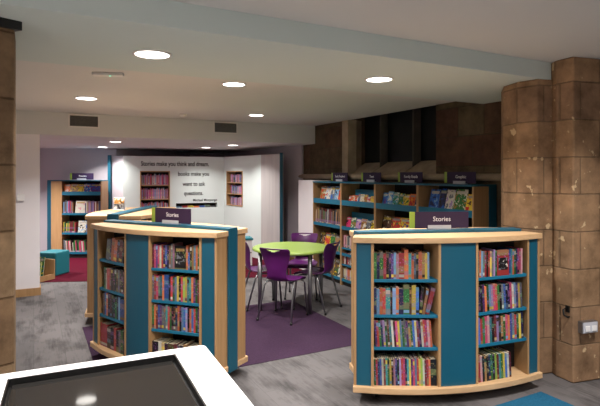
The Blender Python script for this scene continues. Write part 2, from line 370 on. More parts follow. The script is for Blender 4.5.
# ------------------------------------------------------------------ books
CC = {  # code: (word, colour)
 'r': ('red', (0.78, 0.13, 0.14)), 'd': ('maroon', (0.45, 0.09, 0.13)), 'o': ('orange', (0.88, 0.42, 0.13)), 'y': ('yellow', (0.90, 0.78, 0.18)),
 'g': ('green', (0.16, 0.45, 0.20)), 'l': ('lime', (0.62, 0.76, 0.22)), 't': ('turquoise', (0.20, 0.60, 0.62)), 'b': ('blue', (0.13, 0.38, 0.74)),
 'n': ('navy', (0.11, 0.14, 0.34)), 's': ('pale blue', (0.45, 0.65, 0.82)), 'p': ('purple', (0.40, 0.20, 0.50)), 'm': ('pink', (0.84, 0.18, 0.42)),
 'w': ('cream', (0.86, 0.84, 0.78)), 'k': ('black', (0.10, 0.09, 0.10)), 'e': ('grey', (0.45, 0.46, 0.48)), 'v': ('lavender', (0.66, 0.54, 0.76)),
 'c': ('tan', (0.66, 0.48, 0.26)), 'i': ('pale pink', (0.86, 0.60, 0.64)), 'f': ('brown', (0.35, 0.22, 0.15))}
def book_mat(code):
    m, nt, b = nodemat('book_cover_'+CC[code][0].replace(' ', '_'))
    oi = N(nt, 'ShaderNodeObjectInfo'); tc = N(nt, 'ShaderNodeTexCoord')
    va = N(nt, 'ShaderNodeVectorMath', operation='ADD'); cb = N(nt, 'ShaderNodeCombineXYZ')
    ml = N(nt, 'ShaderNodeMath', operation='MULTIPLY'); nt.links.new(oi.outputs['Random'], ml.inputs[0]); ml.inputs[1].default_value = 37
    nt.links.new(ml.outputs[0], cb.inputs[2]); nt.links.new(ml.outputs[0], cb.inputs[0]); nt.links.new(tc.outputs['Object'], va.inputs[0]); nt.links.new(cb.outputs[0], va.inputs[1])
    n = N(nt, 'ShaderNodeTexNoise'); n.inputs['Scale'].default_value = 95; n.inputs['Detail'].default_value = 2
    nt.links.new(va.outputs[0], n.inputs['Vector'])
    f = ramp(nt, n.outputs[0], [(0.58, (0, 0, 0)), (0.64, (1, 1, 1))])
    sp = N(nt, 'ShaderNodeSeparateXYZ'); nt.links.new(tc.outputs['Object'], sp.inputs[0])
    r1 = ramp(nt, sp.outputs[2], [(0.05, (0, 0, 0)), (0.06, (1, 1, 1)), (0.155, (1, 1, 1)), (0.165, (0, 0, 0))])
    mm = N(nt, 'ShaderNodeMath', operation='MULTIPLY'); nt.links.new(f, mm.inputs[0]); nt.links.new(r1, mm.inputs[1])
    m2 = N(nt, 'ShaderNodeMath', operation='MULTIPLY'); nt.links.new(mm.outputs[0], m2.inputs[0]); m2.inputs[1].default_value = 0.6
    # accent hue drawn per book
    hs = N(nt, 'ShaderNodeHueSaturation'); hs.inputs['Color'].default_value = (*lin((0.85, 0.75, 0.45)), 1)
    nt.links.new(oi.outputs['Random'], hs.inputs['Hue'])
    base = N(nt, 'ShaderNodeHueSaturation'); base.inputs['Color'].default_value = (*lin(CC[code][1]), 1)
    vr = N(nt, 'ShaderNodeMath', operation='MULTIPLY_ADD'); nt.links.new(oi.outputs['Random'], vr.inputs[0]); vr.inputs[1].default_value = 0.60; vr.inputs[2].default_value = 0.36
    nt.links.new(vr.outputs[0], base.inputs['Value'])
    base.inputs['Saturation'].default_value = 0.92
    # a second printed tone in bands up the spine, different on every book
    cz = N(nt, 'ShaderNodeCombineXYZ'); az = N(nt, 'ShaderNodeMath', operation='MULTIPLY_ADD'); nt.links.new(oi.outputs['Random'], az.inputs[0]); az.inputs[1].default_value = 91
    sc_ = N(nt, 'ShaderNodeMath', operation='MULTIPLY'); nt.links.new(sp.outputs[2], sc_.inputs[0]); sc_.inputs[1].default_value = 16
    nt.links.new(sc_.outputs[0], az.inputs[2]); nt.links.new(az.outputs[0], cz.inputs[0])
    nz = N(nt, 'ShaderNodeTexNoise'); nz.inputs['Scale'].default_value = 1; nz.inputs['Detail'].default_value = 0; nt.links.new(cz.outputs[0], nz.inputs['Vector'])
    bf = ramp(nt, nz.outputs[0], [(0.56, (0, 0, 0)), (0.60, (0.4, 0.4, 0.4))])
    h2 = N(nt, 'ShaderNodeHueSaturation'); h2.inputs['Color'].default_value = (*lin((0.62, 0.45, 0.40)), 1)
    fr_ = N(nt, 'ShaderNodeMath', operation='MULTIPLY'); nt.links.new(oi.outputs['Random'], fr_.inputs[0]); fr_.inputs[1].default_value = 7.3
    fc_ = N(nt, 'ShaderNodeMath', operation='FRACT'); nt.links.new(fr_.outputs[0], fc_.inputs[0]); nt.links.new(fc_.outputs[0], h2.inputs['Hue'])
    m0 = N(nt, 'ShaderNodeMix', data_type='RGBA'); nt.links.new(bf, m0.inputs['Factor']); nt.links.new(base.outputs[0], m0.inputs[6]); nt.links.new(h2.outputs[0], m0.inputs[7])
    mix = N(nt, 'ShaderNodeMix', data_type='RGBA'); nt.links.new(m2.outputs[0], mix.inputs['Factor'])
    nt.links.new(m0.outputs[2], mix.inputs[6]); nt.links.new(hs.outputs[0], mix.inputs[7])
    nt.links.new(mix.outputs[2], b.inputs['Base Color']); b.inputs['Roughness'].default_value = 0.38
    return m
BM = {k: book_mat(k) for k in CC}
def cover_mat(code, acc, name):
    """front cover of a face-out book: coloured ground with a printed picture in the middle"""
    m, nt, b = nodemat(name)
    oi = N(nt, 'ShaderNodeObjectInfo'); tc = N(nt, 'ShaderNodeTexCoord')
    cb = N(nt, 'ShaderNodeCombineXYZ'); ml = N(nt, 'ShaderNodeMath', operation='MULTIPLY'); nt.links.new(oi.outputs['Random'], ml.inputs[0]); ml.inputs[1].default_value = 53
    nt.links.new(ml.outputs[0], cb.inputs[0]); nt.links.new(ml.outputs[0], cb.inputs[2])
    va = N(nt, 'ShaderNodeVectorMath', operation='ADD'); nt.links.new(tc.outputs['Object'], va.inputs[0]); nt.links.new(cb.outputs[0], va.inputs[1])
    n = N(nt, 'ShaderNodeTexNoise'); n.inputs['Scale'].default_value = 17; n.inputs['Detail'].default_value = 2; n.inputs['Distortion'].default_value = 0.8
    nt.links.new(va.outputs[0], n.inputs['Vector'])
    c = lin(CC[code][1]); a1 = lin(CC[acc[0]][1]); a2 = lin(CC[acc[1]][1])
    r_ = ramp(nt, n.outputs[0], [(0.0, a1), (0.38, a1), (0.42, c), (0.56, c), (0.60, a2)])
    nt.links.new(r_, b.inputs['Base Color']); b.inputs['Roughness'].default_value = 0.3
    return m
CM = {}
def cmat(code, acc):
    if (code, acc) not in CM: CM[(code, acc)] = cover_mat(code, acc, 'picture_cover_'+CC[code][0].replace(' ', '_')+'_'+CC[acc[0]][0].replace(' ', '_')+'_'+CC[acc[1]][0].replace(' ', '_'))
    return CM[(code, acc)]
def book_mb(w, d, h, mb=None, T=None, ci=0, pi=1, li=2, lab=None):
    """upright book, spine at y=0 facing -y, x 0..w"""
    m = mb or MB(); c = min(0.0015, w*0.12)
    m.box(0, w, 0, 0.002, 0, h, ci, T); m.box(0, c, 0.002, d, 0, h, ci, T); m.box(w-c, w, 0.002, d, 0, h, ci, T)
    m.box(c, w-c, 0.002, d-0.004, 0.003, h-0.004, pi, T)
    if lab: m.box(0.0006, w-0.0006, -0.0005, 0.0001, lab[0], lab[1], li, T)
    return m
ORD = ['first', 'second', 'third', 'fourth', 'fifth', 'sixth', 'seventh', 'eighth', 'ninth', 'tenth', 'eleventh', 'twelfth']
def article(names, i):
    """which one of its colour is book i in the row?"""
    same = [j for j, c in enumerate(names) if c == names[i]]
    if len(same) == 1: return 'only '+names[i]
    return ORD[same.index(i)]+' '+names[i]
def book_row(frame, x0, z, spec, row, group, width=None, lean=0, depth=0.125, h0=0.19, y0=0.0):
    """spec: 'code[width][h]' list; frame maps bay coords (x right, y inwards, z up) to the world"""
    items = []
    for s in spec.split():
        g_ = re.match(r'(\w)([\d.]*)(!?)(?:\^([\d.]+))?(?:/([-\d.]+))?(?:\^([\d.]+))?$', s)
        code, rest, face = g_[1], g_[2], bool(g_[3]); ang = float(g_[5]) if g_[5] else lean
        hh = h0*float(g_[4] or g_[6] or random.uniform(0.93, 1.02))
        items.append([code, float(rest) if rest else 1.0, hh, ang, face])
    tot = sum(i[1] for i in items)
    unit = (width/tot) if width else 0.0165
    names = [CC[i[0]][0] for i in items]
    x = x0
    rz = frame.to_euler().z
    for k, (code, wr_, hh, ang, face) in enumerate(items):
        wd = wr_*unit
        if face:
            lab = f'{names[k]} paperback turned cover-out, {row}'
            m = MB(); c = 0.0015; bw = wd-0.003
            m.box(0, bw, 0, c, 0, hh, 0); m.box(0, c, c, 0.016, 0, hh, 0); m.box(0, bw, 0.016, 0.016+c, 0, hh, 0); m.box(c, bw-0.003, c, 0.016, 0.003, hh-0.003, 1)
            m.box(0.012, bw-0.012, -0.0006, 0.0002, hh*0.22, hh*0.70, 2)
            m.box(0.012, bw-0.012, -0.0006, 0.0002, hh*0.78, hh*0.90, 3)
            o = m.build('book', [BM[code], M['pages'], cmat('k', 'we'), BM['c']], None)
            o.matrix_world = frame @ Matrix.Translation((x+0.001, y0, z+0.0004))
        else:
            art = article(names, k)
            only = art.startswith('only')
            lab = f'{art} paperback {"in the row" if only else "from left"}, {row}'
            th = R(abs(ang)); bw = wd*math.cos(th)-0.0009 if width else wd
            lab_r = random.random(); lb = None; lm = 'w'
            if lab_r < 0.35: lb = (0.012, 0.032)
            elif lab_r < 0.5: lb = (hh*0.78, hh*0.93)
            lm = random.choice('wyksc')
            m = book_mb(max(bw, 0.004), depth, hh, lab=lb)
            o = m.build('book', [BM[code], M['pages'], BM[lm]], None)
            if ang <= 0:   # leaning left: turns on its lower left corner
                T = Matrix.Translation((x, y0, z+0.0004)) @ Matrix.Rotation(R(ang), 4, 'Y')
            else:
                T = Matrix.Translation((x+wd, y0, z+0.0004)) @ Matrix.Rotation(R(ang), 4, 'Y') @ Matrix.Translation((-bw, 0, 0))
            o.matrix_world = frame @ T
        tag(o, lab, 'book', group)
        x += wd
# ------------------------------------------------------------------ curved double-sided bookcases
ZB, ZBT, ZT0, ZT1 = 0.08, 0.125, 1.125, 1.165
SHELVES = (0.385, 0.612, 0.86)
def curved_bookcase(label, loc, rot, L=1.43, end=0.125, half_spine=0.055, sag=0.14, taper=0.0, ext=0.025):
    t = thing('curved_bookcase', label, 'bookcase', loc, rot)
    c = L/2; Rr = c*c/(2*sag)+sag/2
    def yf(x): return -(half_spine+end)-(math.sqrt(Rr*Rr-x*x)-(Rr-sag))
    def lens(x0, x1, over, n=24):
        return [(x0+(x1-x0)*k/n, yf(max(-c, min(c, x0+(x1-x0)*k/n)))-over) for k in range(n+1)]
    k_ = L/1.43
    X = [-c, -c+0.017, -c+0.115, -c+0.132, -0.148*k_, -0.131*k_, 0.131*k_, 0.148*k_, c-0.132, c-0.115, c-0.017, c]
    ys = -half_spine
    frames = []; cf_ = c
    for side in (0, 1):
        if side: c = cf_-1.7*taper; k_ = 2*c/1.43; X = [-c, -c+0.017, -c+0.115, -c+0.132, -0.148*k_, -0.131*k_, 0.131*k_, 0.148*k_, c-0.132, c-0.115, c-0.017, c]
        tp = 0 if side else taper
        S = Matrix.Rotation(math.pi*side, 4, 'Z')
        def put(name, mb, mat, bev=0):
            mb.v = [tuple(S @ Vector(p)) for p in mb.v]; return mb.build(name, mat, t, bevel=bev)
        m = MB(); m.prism(lens(-c-0.012, c+0.012, 0.018)+[(c+0.012-tp, ys), (-c-0.012+tp, ys)], ZT0, ZT1); put('top_board', m, M['woodtop'], 0.004)
        m = MB(); m.prism(lens(-c-0.012, c+0.012, 0.022)+[(c+0.012-tp, ys), (-c-0.012+tp, ys)], ZB, ZBT); put('base_board', m, M['woodtop'], 0.006)
        # uprights
        ups = [(0, 1), (2, 3), (4, 5), (6, 7), (8, 9), (10, 11)]
        for a, b in ups:
            q_ = tp if a == 0 else (-tp if a == 10 else 0)
            m = MB(); m.prism([(X[a], yf(X[a])), (X[b], yf(X[b])), (X[b]+q_, ys), (X[a]+q_, ys)], ZBT, ZT0); put('upright', m, M['wood'])
        for a, b in ((1, 2), (5, 6), (9, 10)):
            n = 6; pts = [(X[a]+(X[b]-X[a])*k/n, yf(X[a]+(X[b]-X[a])*k/n)+0.006) for k in range(n+1)]
            pts += [(p[0], p[1]+0.014) for p in pts[::-1]]
            m = MB(); m.prism(pts, ZBT, ZT0); put('front_panel', m, M['teal'])
        for a, b in ((3, 4), (7, 8)):
            x0, x1 = X[a], X[b]
            m = MB(); m.box(x0, x1, ys-0.006, ys, ZBT, ZT0); put('back_board', m, M['black'])  # black stands in for the shade inside the bay
            for z in SHELVES:
                m = MB(); m.prism([(x0, yf(x0)+0.012), (x1, yf(x1)+0.012), (x1, ys-0.006), (x0, ys-0.006)], z-0.011, z+0.011); put('shelf', m, M['tealdark'], 0.002)
            if side == 0:
                a0 = Vector((x0, yf(x0)+0.018, 0)); a1 = Vector((x1, yf(x1)+0.018, 0)); ang = math.atan2(a1.y-a0.y, a1.x-a0.x)
                frames.append((Matrix.Translation(a0) @ Matrix.Rotation(ang, 4, 'Z'), (a1-a0).length))
    c = cf_; m = MB(); m.box(-c-ext, c+ext, -half_spine, half_spine, ZB-0.01, ZT1+0.020); m.build('spine_panel', M['teal'], t, bevel=0.004)
    for x in (-c+0.18, c-0.18):
        for y in (-0.12, 0.12):
            m = MB(); m.tube([(x-0.012, y, 0.033), (x+0.012, y, 0.033)], 0.032, 16); m.box(x-0.018, x+0.018, y-0.008, y+0.008, 0.05, ZB)
            m.build('castor', M['blackmetal'], t)
    W = Matrix.Translation(loc) @ Matrix.Rotation(rot, 4, 'Z')
    return t, [(W @ f, l) for f, l in frames]

RL = 1.445
rbc, fr = curved_bookcase('low curved teal and wood bookcase in front of the stone piers', Vector((1.058, 3.812, 0)), R(9.8), L=RL, taper=0.055, ext=-0.065)
lbc, fl_ = curved_bookcase('low curved teal and wood bookcase left of the purple chairs', Vector((-1.14, 4.245, 0.004)), R(-29.7), L=1.40, ext=0.018)
l2, _ = curved_bookcase('low bookcase end-on behind the left curved bookcase', Vector((-1.995, 6.06, 0)), R(90), L=1.43, end=0.22, half_spine=0.06)
ZR = [SHELVES[2]+0.011, SHELVES[1]+0.011, SHELVES[0]+0.011, ZBT]
rn = ['top shelf', 'second shelf', 'third shelf', 'bottom shelf']
def where(i, bay, unit): return f'{rn[i]}, {bay} bay, {unit} curved bookcase'
A, lA = fr[0]; B, lB = fr[1]
G = 'paperbacks on the {} of the {} bay, {} bookcase'
def row(frame, length, i, bay, unit, spec, frac, **kw):
    start = kw.pop('start', 0.004); ln = kw.get('lean', 0)
    if ln < 0: start += 0.205*math.sin(R(-ln))
    book_row(frame, start, ZR[i], spec, where(i, bay, unit), G.format(rn[i], bay, unit), width=(length*frac-start-0.002), **kw)
row(A, lA, 0, 'left', 'right', 'g1.3 n1.2 g1.5 r1.2 k1 n1 p1 s1 i1.1 r2.2 o1.7^1.08 t1.2 o1^.93 e.9 k1 o1.4 c1.2 y1 s.8', 0.88)
row(A, lA, 1, 'left', 'right', 'n1.3 s1.3 o1.3 r1.3 t2 k.9 s1.5 o1.2 n2 g2.5^1.10 f1 y1.8^1.08 b1.3 k1.2/5 c1.2/10^.95 r1.9/14^.98', 0.875)
row(A, lA, 2, 'left', 'right', 'p r g n v g f t w d m y s g e p c g b w d n w r m i o', 0.93, lean=-4)
row(A, lA, 3, 'left', 'right', 'g r n b w d t g y k i n k v r m n t y p m s r y l w d r o k3', 0.995, lean=-1.5)
row(B, lB, 0, 'right', 'right', 'n o s e r k r y e v g r7! b t o g n m m i', 0.93)
row(B, lB, 1, 'right', 'right', 'n k p o g s v m r g k e b k n m w s n y e', 0.93, lean=-3)
row(B, lB, 2, 'right', 'right', 'b r g m i t k d v f c g m o b e r g y n', 0.95, lean=-2)
row(B, lB, 3, 'right', 'right', 'r i k c k n g k l d t g y b w d', 0.70, lean=-3)
C_, lC = fl_[0]; D, lD = fl_[1]
row(D, lD, 0, 'right', 'left', 'd m p m w r n b n c e i k6! o b^.7 k c s o g', 0.985)
row(D, lD, 1, 'right', 'left', 'e r m e t o b2.2^1.05 k r g s y k r l y t t o p g d', 0.985)
row(D, lD, 2, 'right', 'left', 'g o d b p e e t r g k f n o k s b v k o b r g p', 0.985)
row(D, lD, 3, 'right', 'left', 'k2 w y k f2 d e k c n2 w k', 0.985, h0=0.17)
row(C_, lC, 0, 'left', 'left', 'e3.3/8 n1.2/8 o2.2/8 o2.6/8 f2/8 d2.4/8 k1.5/8', 0.90, start=0.10)
row(C_, lC, 1, 'left', 'left', 'g1.2 w.8 r1.6 o1 k1 f1.2 k1 f1 e1 f1 k1 d1.2', 0.97, start=0.07)
row(C_, lC, 2, 'left', 'left', 'f1.3 b1 o1 k1.5 f1 k1 k1 g1 n1 s1 b3', 0.97, start=0.05)
row(C_, lC, 3, 'left', 'left', 'r3.6 f1.8 k1.6 r1.2 k1.2 e1 g1.2 k1', 0.97, start=0.01)

# ------------------------------------------------------------------ signs
def sign(words, loc, rot, label, w=0.46, h=0.125, size=0.05, lift=0.0):
    t = thing('shelf_sign', label, 'sign', loc, rot, 'purple section signs on the bookcases')
    m = MB(); m.box(-w/2+0.04, w/2, -0.004, 0.004, 0.010, 0.010+h); m.build('board', M['signpurple'], t)
    m = MB(); m.box(-w/2, -w/2+0.04, -0.004, 0.004, 0.010, 0.010+h); m.build('lime_strip', M['signlime'], t)
    m = MB(); m.box(-0.09, 0.09, -0.012, -0.005, 0.001, 0.034); m.box(-0.09, 0.09, -0.012, 0.03, 0.0, 0.005); m.box(-0.09, 0.09, 0.005, 0.012, 0.001, 0.034)
    m.build('holder', M['clip'], t)
    text('lettering', words, size, M['letterwhite'], t, (0.02, -0.0048, 0.010+h*0.55), (R(90), 0, 0))
    return t
def on(obj_loc, rot, x, y, z):
    return Matrix.Translation(obj_loc) @ Matrix.Rotation(rot, 4, 'Z') @ Vector((x, y, z))
sign('Stories', on(Vector((1.058, 3.812, 0)), R(9.8), 0.0, -0.005, ZT1+0.0205), R(5), 'purple Stories sign with lime end on the right curved bookcase')
sign('Stories', on(Vector((-1.14, 4.245, 0)), R(-29.7), 0.06, 0.0, ZT1+0.0205), R(-29.7), 'purple Stories sign with lime end on the left curved bookcase', w=0.44)

# leaflet stand on the far low bookcase
t = thing('leaflet_stand', 'clear stand of leaflets on the far left low bookcase', 'leaflet holder', (at(117.5, 5.95).x+0.02, 5.95, ZT1+0.0205), R(-5))
m = MB(); m.box(-0.07, 0.07, -0.03, 0.03, 0, 0.006); m.box(-0.07, 0.07, 0.006, 0.010, 0.006, 0.15); m.build('holder', M['clip'], t)
for k, (cd_, ac) in enumerate((('e', 'wk'), ('c', 'kw'))):
    m = MB(); m.box(-0.062, 0.062, -0.004-0.001, 0.005-0.001, 0.006+k*0.068, 0.006+k*0.068+0.064); m.build('leaflet', cmat(cd_, ac), t)

# ------------------------------------------------------------------ tall bookcases
def tall_bookcase(label, loc, rot, W=0.825, D=0.33, H=1.50, shelves=(0.08, 0.45, 0.83, 1.20), end_strip=False, lips=None):
    t = thing('tall_bookcase', label, 'bookcase', loc, rot)
    for x in (0, W-0.018):
        m = MB(); m.box(x, x+0.018, 0, D if not (end_strip and x) else D-0.11, 0, H-0.02); m.build('side_panel', M['wood'], t)
    if end_strip:
        m = MB(); m.box(W-0.02, W+0.004, D-0.11, D, 0, H); m.build('end_strip', M['teal'], t)
    m = MB(); m.box(0.018, W-0.018, D-0.012, D-0.002, 0.02, H-0.02); m.build('back_board', M['black'], t)  # shade of the bay put into the board's colour
    m = MB(); m.box(0, W-(0.02 if end_strip else 0), -0.004, D, H-0.02, H); m.build('top_board', M['teal'], t)
    for k, z in enumerate(shelves):
        m = MB(); m.box(0.018, W-0.018, 0.012, D-0.012, z-0.018, z)
        m.box(0.018, W-0.018, 0.0, 0.012, z-0.018, z+(lips[k] if lips else 0.01)); m.build('shelf', M['tealdark'], t)
    m = MB(); m.box(0.018, W-0.018, 0.03, 0.045, 0, shelves[0]-0.018); m.build('kick_board', M['black'], t)
    return Matrix.Translation(loc) @ Matrix.Rotation(rot, 4, 'Z')
TR = R(RA-90)
VB = [6.98, 6.154, 5.33, 4.505, 3.66]
names4 = ['Early Readers', 'Teen', 'Family Reads', 'Graphic']
bayname = [f'bookcase under the {n} sign' for n in names4]
TS = [(0.08, 0.45, 0.83, 1.18)]*2+[(0.08, 0.45, 0.83, 1.18)]*2
TF = []
for i in range(4):
    o = uv(3.95, VB[i])
    TF.append(tall_bookcase(['tall wooden bookcase farthest along the stone wall, beside white panel',
                             'tall wooden bookcase with small square books, second from the white panel',
                             'tall wooden bookcase with bright comics, behind left end of right curved bookcase',
                             'tall wooden bookcase with teal end strip nearest the stone piers'][i], o, TR,
                            W=VB[i]-VB[i+1]-0.002, shelves=TS[i], end_strip=(i == 3), lips=(0.02, 0.02, 0.03, 0.055)))
    c = o+U*0.24-V*((VB[i]-VB[i+1])/2)
    sign(names4[i], c+Vector((0, 0, 1.50)), TR, ['purple sign on the tall bookcase nearest the white panel', 'second purple sign from left on the tall bookcases',
          'third purple sign from left on the tall bookcases', 'purple sign on the tall bookcase nearest the stone piers'][i], size=0.05)
# white end panel left of the tall run
m = MB(); m.box(3.99, WU-0.005, 7.00, 7.55, 0, 1.515)
tag(m.build('end_panel', M['wallwhite'], None, None, RR), 'plain white boxed panel at the far end of the tall bookcases', 'panel')

FARSPINES = MB()     # every further book beyond the 300 nearest, one object
FMATS = list(CC); 
def far_row(frame, x0, x1, z, h=0.19, y0=0.03, pal='rkngbwodemptyscf', lean=0, wmin=0.012, wmax=0.028, d=0.14):
    x = x0
    while x < x1-wmax:
        wd = random.uniform(wmin, wmax); c = random.choice(pal); hh = h*random.uniform(0.82, 1.05)
        T = frame @ Matrix.Translation((x, y0, z+0.0005)) @ Matrix.Rotation(R(lean), 4, 'Y')
        book_mb(wd-0.0008, d, hh, FARSPINES, T, FMATS.index(c), len(FMATS), FMATS.index(random.choice('wyk')), lab=(0.02, 0.04) if random.random() < 0.4 else None)
        x += wd
def picture_books(frame, x0, z, specs, rowdesc, group, y0=0.03, tilt=12, gap=0.004, back=0.0, stagger=0.0):
    """cover-out books leaning back; specs: (code, accents, w, h)"""
    x = x0; nm = [CC[s[0]][0] for s in specs]
    for k, (code, acc, w_, h_) in enumerate(specs):
        m = MB(); c = 0.002
        m.box(0, w_, 0, c, 0, h_, 0); m.box(0, c, c, 0.012, 0, h_, 1); m.box(0, w_, 0.012, 0.012+c, 0, h_, 1); m.box(c, w_-0.003, c, 0.012, 0.003, h_-0.003, 2)
        m.box(w_*0.1, w_*0.9, -0.0005, 0.0002, h_*0.80, h_*0.92, 3)
        o = m.build('picture_book', [cmat(code, acc), BM[code], M['pages'], BM['w' if acc[0] != 'w' else 'y']], None)
        yy = y0+(stagger if k % 2 else 0)
        o.matrix_world = frame @ Matrix.Translation((x, yy, z+0.0005)) @ Matrix.Rotation(R(-tilt), 4, 'X')
        # turned on its lower back edge so the cover leans away
        o.matrix_world = frame @ Matrix.Translation((x, yy+0.014, z+0.001)) @ Matrix.Rotation(R(-tilt), 4, 'X') @ Matrix.Translation((0, -0.014, 0))
        art = article(nm, k)
        tag(o, f'{art} picture book, {rowdesc}', 'picture book', group)
        x += w_+gap
zt = 1.18; z3, z2, z1 = 0.83, 0.45, 0.08
f = TF[0]
picture_books(f, 0.10, zt, [('c', 'rw', .15, .25), ('w', 'rb', .15, .24), ('e', 'wb', .11, .25), ('s', 'wk', .11, .25), ('r', 'ow', .13, .24)], 'top shelf of the '+bayname[0], 'picture books on top shelf of the farthest tall bookcase', y0=0.06)
far_row(f, 0.03, 0.80, z3, h=0.25, pal='kefdcgkendfkcw', lean=3)
picture_books(f, 0.08, z2, [('k', 'wc', .15, .26), ('r', 'oy', .14, .25), ('g', 'ky', .14, .26), ('c', 'ek', .12, .25), ('e', 'gw', .13, .26)], 'third shelf of the '+bayname[0], 'picture books on third shelf of the farthest tall bookcase', y0=0.06)
picture_books(f, 0.08, z1, [('k', 'ce', .15, .26), ('g', 'cw', .14, .25), ('c', 'ke', .13, .26), ('f', 'yg', .12, .25), ('w', 'gk', .13, .26)], 'bottom shelf of the '+bayname[0], 'picture books on bottom shelf of the farthest tall bookcase', y0=0.06)
f = TF[1]; TT2 = [o for o in COL.objects if o.name.startswith('tall_bookcase')][1]
m = MB(); m.box(0.14, 0.80, 0.16, 0.17, zt, zt+0.20); m.box(0.14, 0.80, 0.16, 0.30, zt+0.20, zt+0.21)
m.build('display_riser', M['tealdark'], TT2)
picture_books(f, 0.10, zt, [('r', 'ow', .075, .12), ('o', 'rw', .07, .13), ('r', 'wo', .07, .13), ('e', 'rb', .05, .15), ('w', 'cy', .085, .15), ('c', 'wr', .075, .15), ('i', 'rw', .07, .12), ('y', 'wo', .08, .13)], 'top shelf of the '+bayname[1], 'small square books on top shelf of second tall bookcase', y0=0.06)
m = MB(); m.box(0.05, 0.80, 0.16, 0.17, z3, z3+0.23)
m.build('display_riser', M['tealdark'], TT2)
picture_books(f, 0.03, z3, [('m', 'ke', .12, .16), ('g', 'cw', .12, .16), ('v', 'pi', .12, .15), ('c', 'kw', .12, .16), ('e', 'kw', .11, .15), ('y', 'kf', .12, .16)], 'second shelf of the '+bayname[1], 'picture books on second shelf of second tall bookcase', y0=0.06)
far_row(f, 0.03, 0.79, z2+0.10, h=0.18, pal='diewkrw'); far_row(f, 0.03, 0.79, z2-0.14, h=0.18, pal='rwkewdi'); far_row(f, 0.03, 0.79, z1, h=0.19, pal='coyriwe')
f = TF[2]
picture_books(f, 0.06, zt, [('b', 'ps', .10, .19), ('s', 'bw', .10, .21), ('t', 'gw', .11, .20), ('g', 'sy', .10, .19), ('y', 'og', .10, .18), ('o', 'ry', .10, .19), ('n', 'wk', .09, .20)], 'top shelf of the '+bayname[2], 'picture books on top shelf of third tall bookcase', y0=0.06)
picture_books(f, 0.04, z3, [('f', 'wk', .19, .24), ('r', 'yg', .17, .24), ('y', 'rp', .17, .24), ('p', 'ik', .17, .22)], 'second shelf of the '+bayname[2], 'comics on second shelf of third tall bookcase', y0=0.06)
f = TF[3]
picture_books(f, 0.105, zt, [('b', 'ns', .15, .26), ('n', 'bk', .10, .27), ('w', 've', .12, .26), ('g', 'cw', .17, .27), ('y', 'fr', .14, .22)], 'top shelf of the '+bayname[3], 'large picture books on top shelf of the nearest tall bookcase', y0=0.06, tilt=14)
picture_books(f, 0.04, z3, [('c', 'ky', .18, .24), ('t', 'wk', .17, .24), ('g', 'yk', .17, .24)], 'second shelf of the '+bayname[3], 'comics on second shelf of the nearest tall bookcase', y0=0.06)
# extra narrow shelves of the second bookcase belong to it
sec = [o for o in COL.objects if o.name.startswith('tall_bookcase')][1]
for zz in (z2+0.08, z2-0.16):
    m = MB(); m.box(0.018, 0.80, 0.0, 0.31, zz, zz+0.018); m.build('shelf', M['tealdark'], sec)

# far left bookcase in the back room
tb = Vector((-4.59, 9.6, 0))
F5 = tall_bookcase('tall bookcase in the crimson-carpeted back room, far left', tb, 0, W=0.78, D=0.33, shelves=(0.10, 0.475, 0.85, 1.23), lips=(0.02, 0.02, 0.02, 0.05))
t5 = [o for o in COL.objects if o.name.startswith('tall_bookcase')][-1]
m = MB(); m.prism([(0.0, 0.0), (-0.24, 0.10), (-0.24, 0.118), (0.0, 0.02)], 0, 1.48); m.build('angled_end_panel', M['wood'], t5)
m = MB(); m.prism([(-0.24, 0.10), (-0.36, 0.19), (-0.36, 0.33), (-0.24, 0.33)], 0, 1.5); m.build('end_strip', M['teal'], t5)
m = MB(); m.prism([(0.0, 0.0), (-0.24, 0.10), (-0.24, 0.33), (0.0, 0.33)], 1.48, 1.50); m.build('end_top', M['teal'], t5)
sign('Parents', tb+Vector((0.33, 0.16, 1.5)), 0, 'purple sign on the far left bookcase in the back room', size=0.05)
picture_books(F5, 0.03, 1.23, [('o', 'rw', .12, .19), ('c', 'yf', .14, .20), ('y', 'kf', .11, .19), ('b', 'rw', .12, .20), ('p', 'wb', .20, .20)], 'top shelf of the back room bookcase', 'picture books in the back room bookcase', y0=0.05)
far_row(F5, 0.03, 0.24, 0.85, h=0.25); far_row(F5, 0.45, 0.75, 0.85, h=0.24, pal='ecdvnwo')
picture_books(F5, 0.25, 0.85, [('w', 'wi', .19, .25)], 'second shelf of the back room bookcase', 'picture books in the back room bookcase', y0=0.04)
far_row(F5, 0.03, 0.28, 0.475, h=0.23, pal='rkygdo'); picture_books(F5, 0.30, 0.475, [('w', 'sk', .15, .24), ('e', 'wb', .14, .24), ('s', 'wc', .14, .24)], 'third shelf of the back room bookcase', 'picture books in the back room bookcase', y0=0.05)
far_row(F5, 0.045, 0.75, 0.10, h=0.24, pal='kdewmgd', lean=-4)

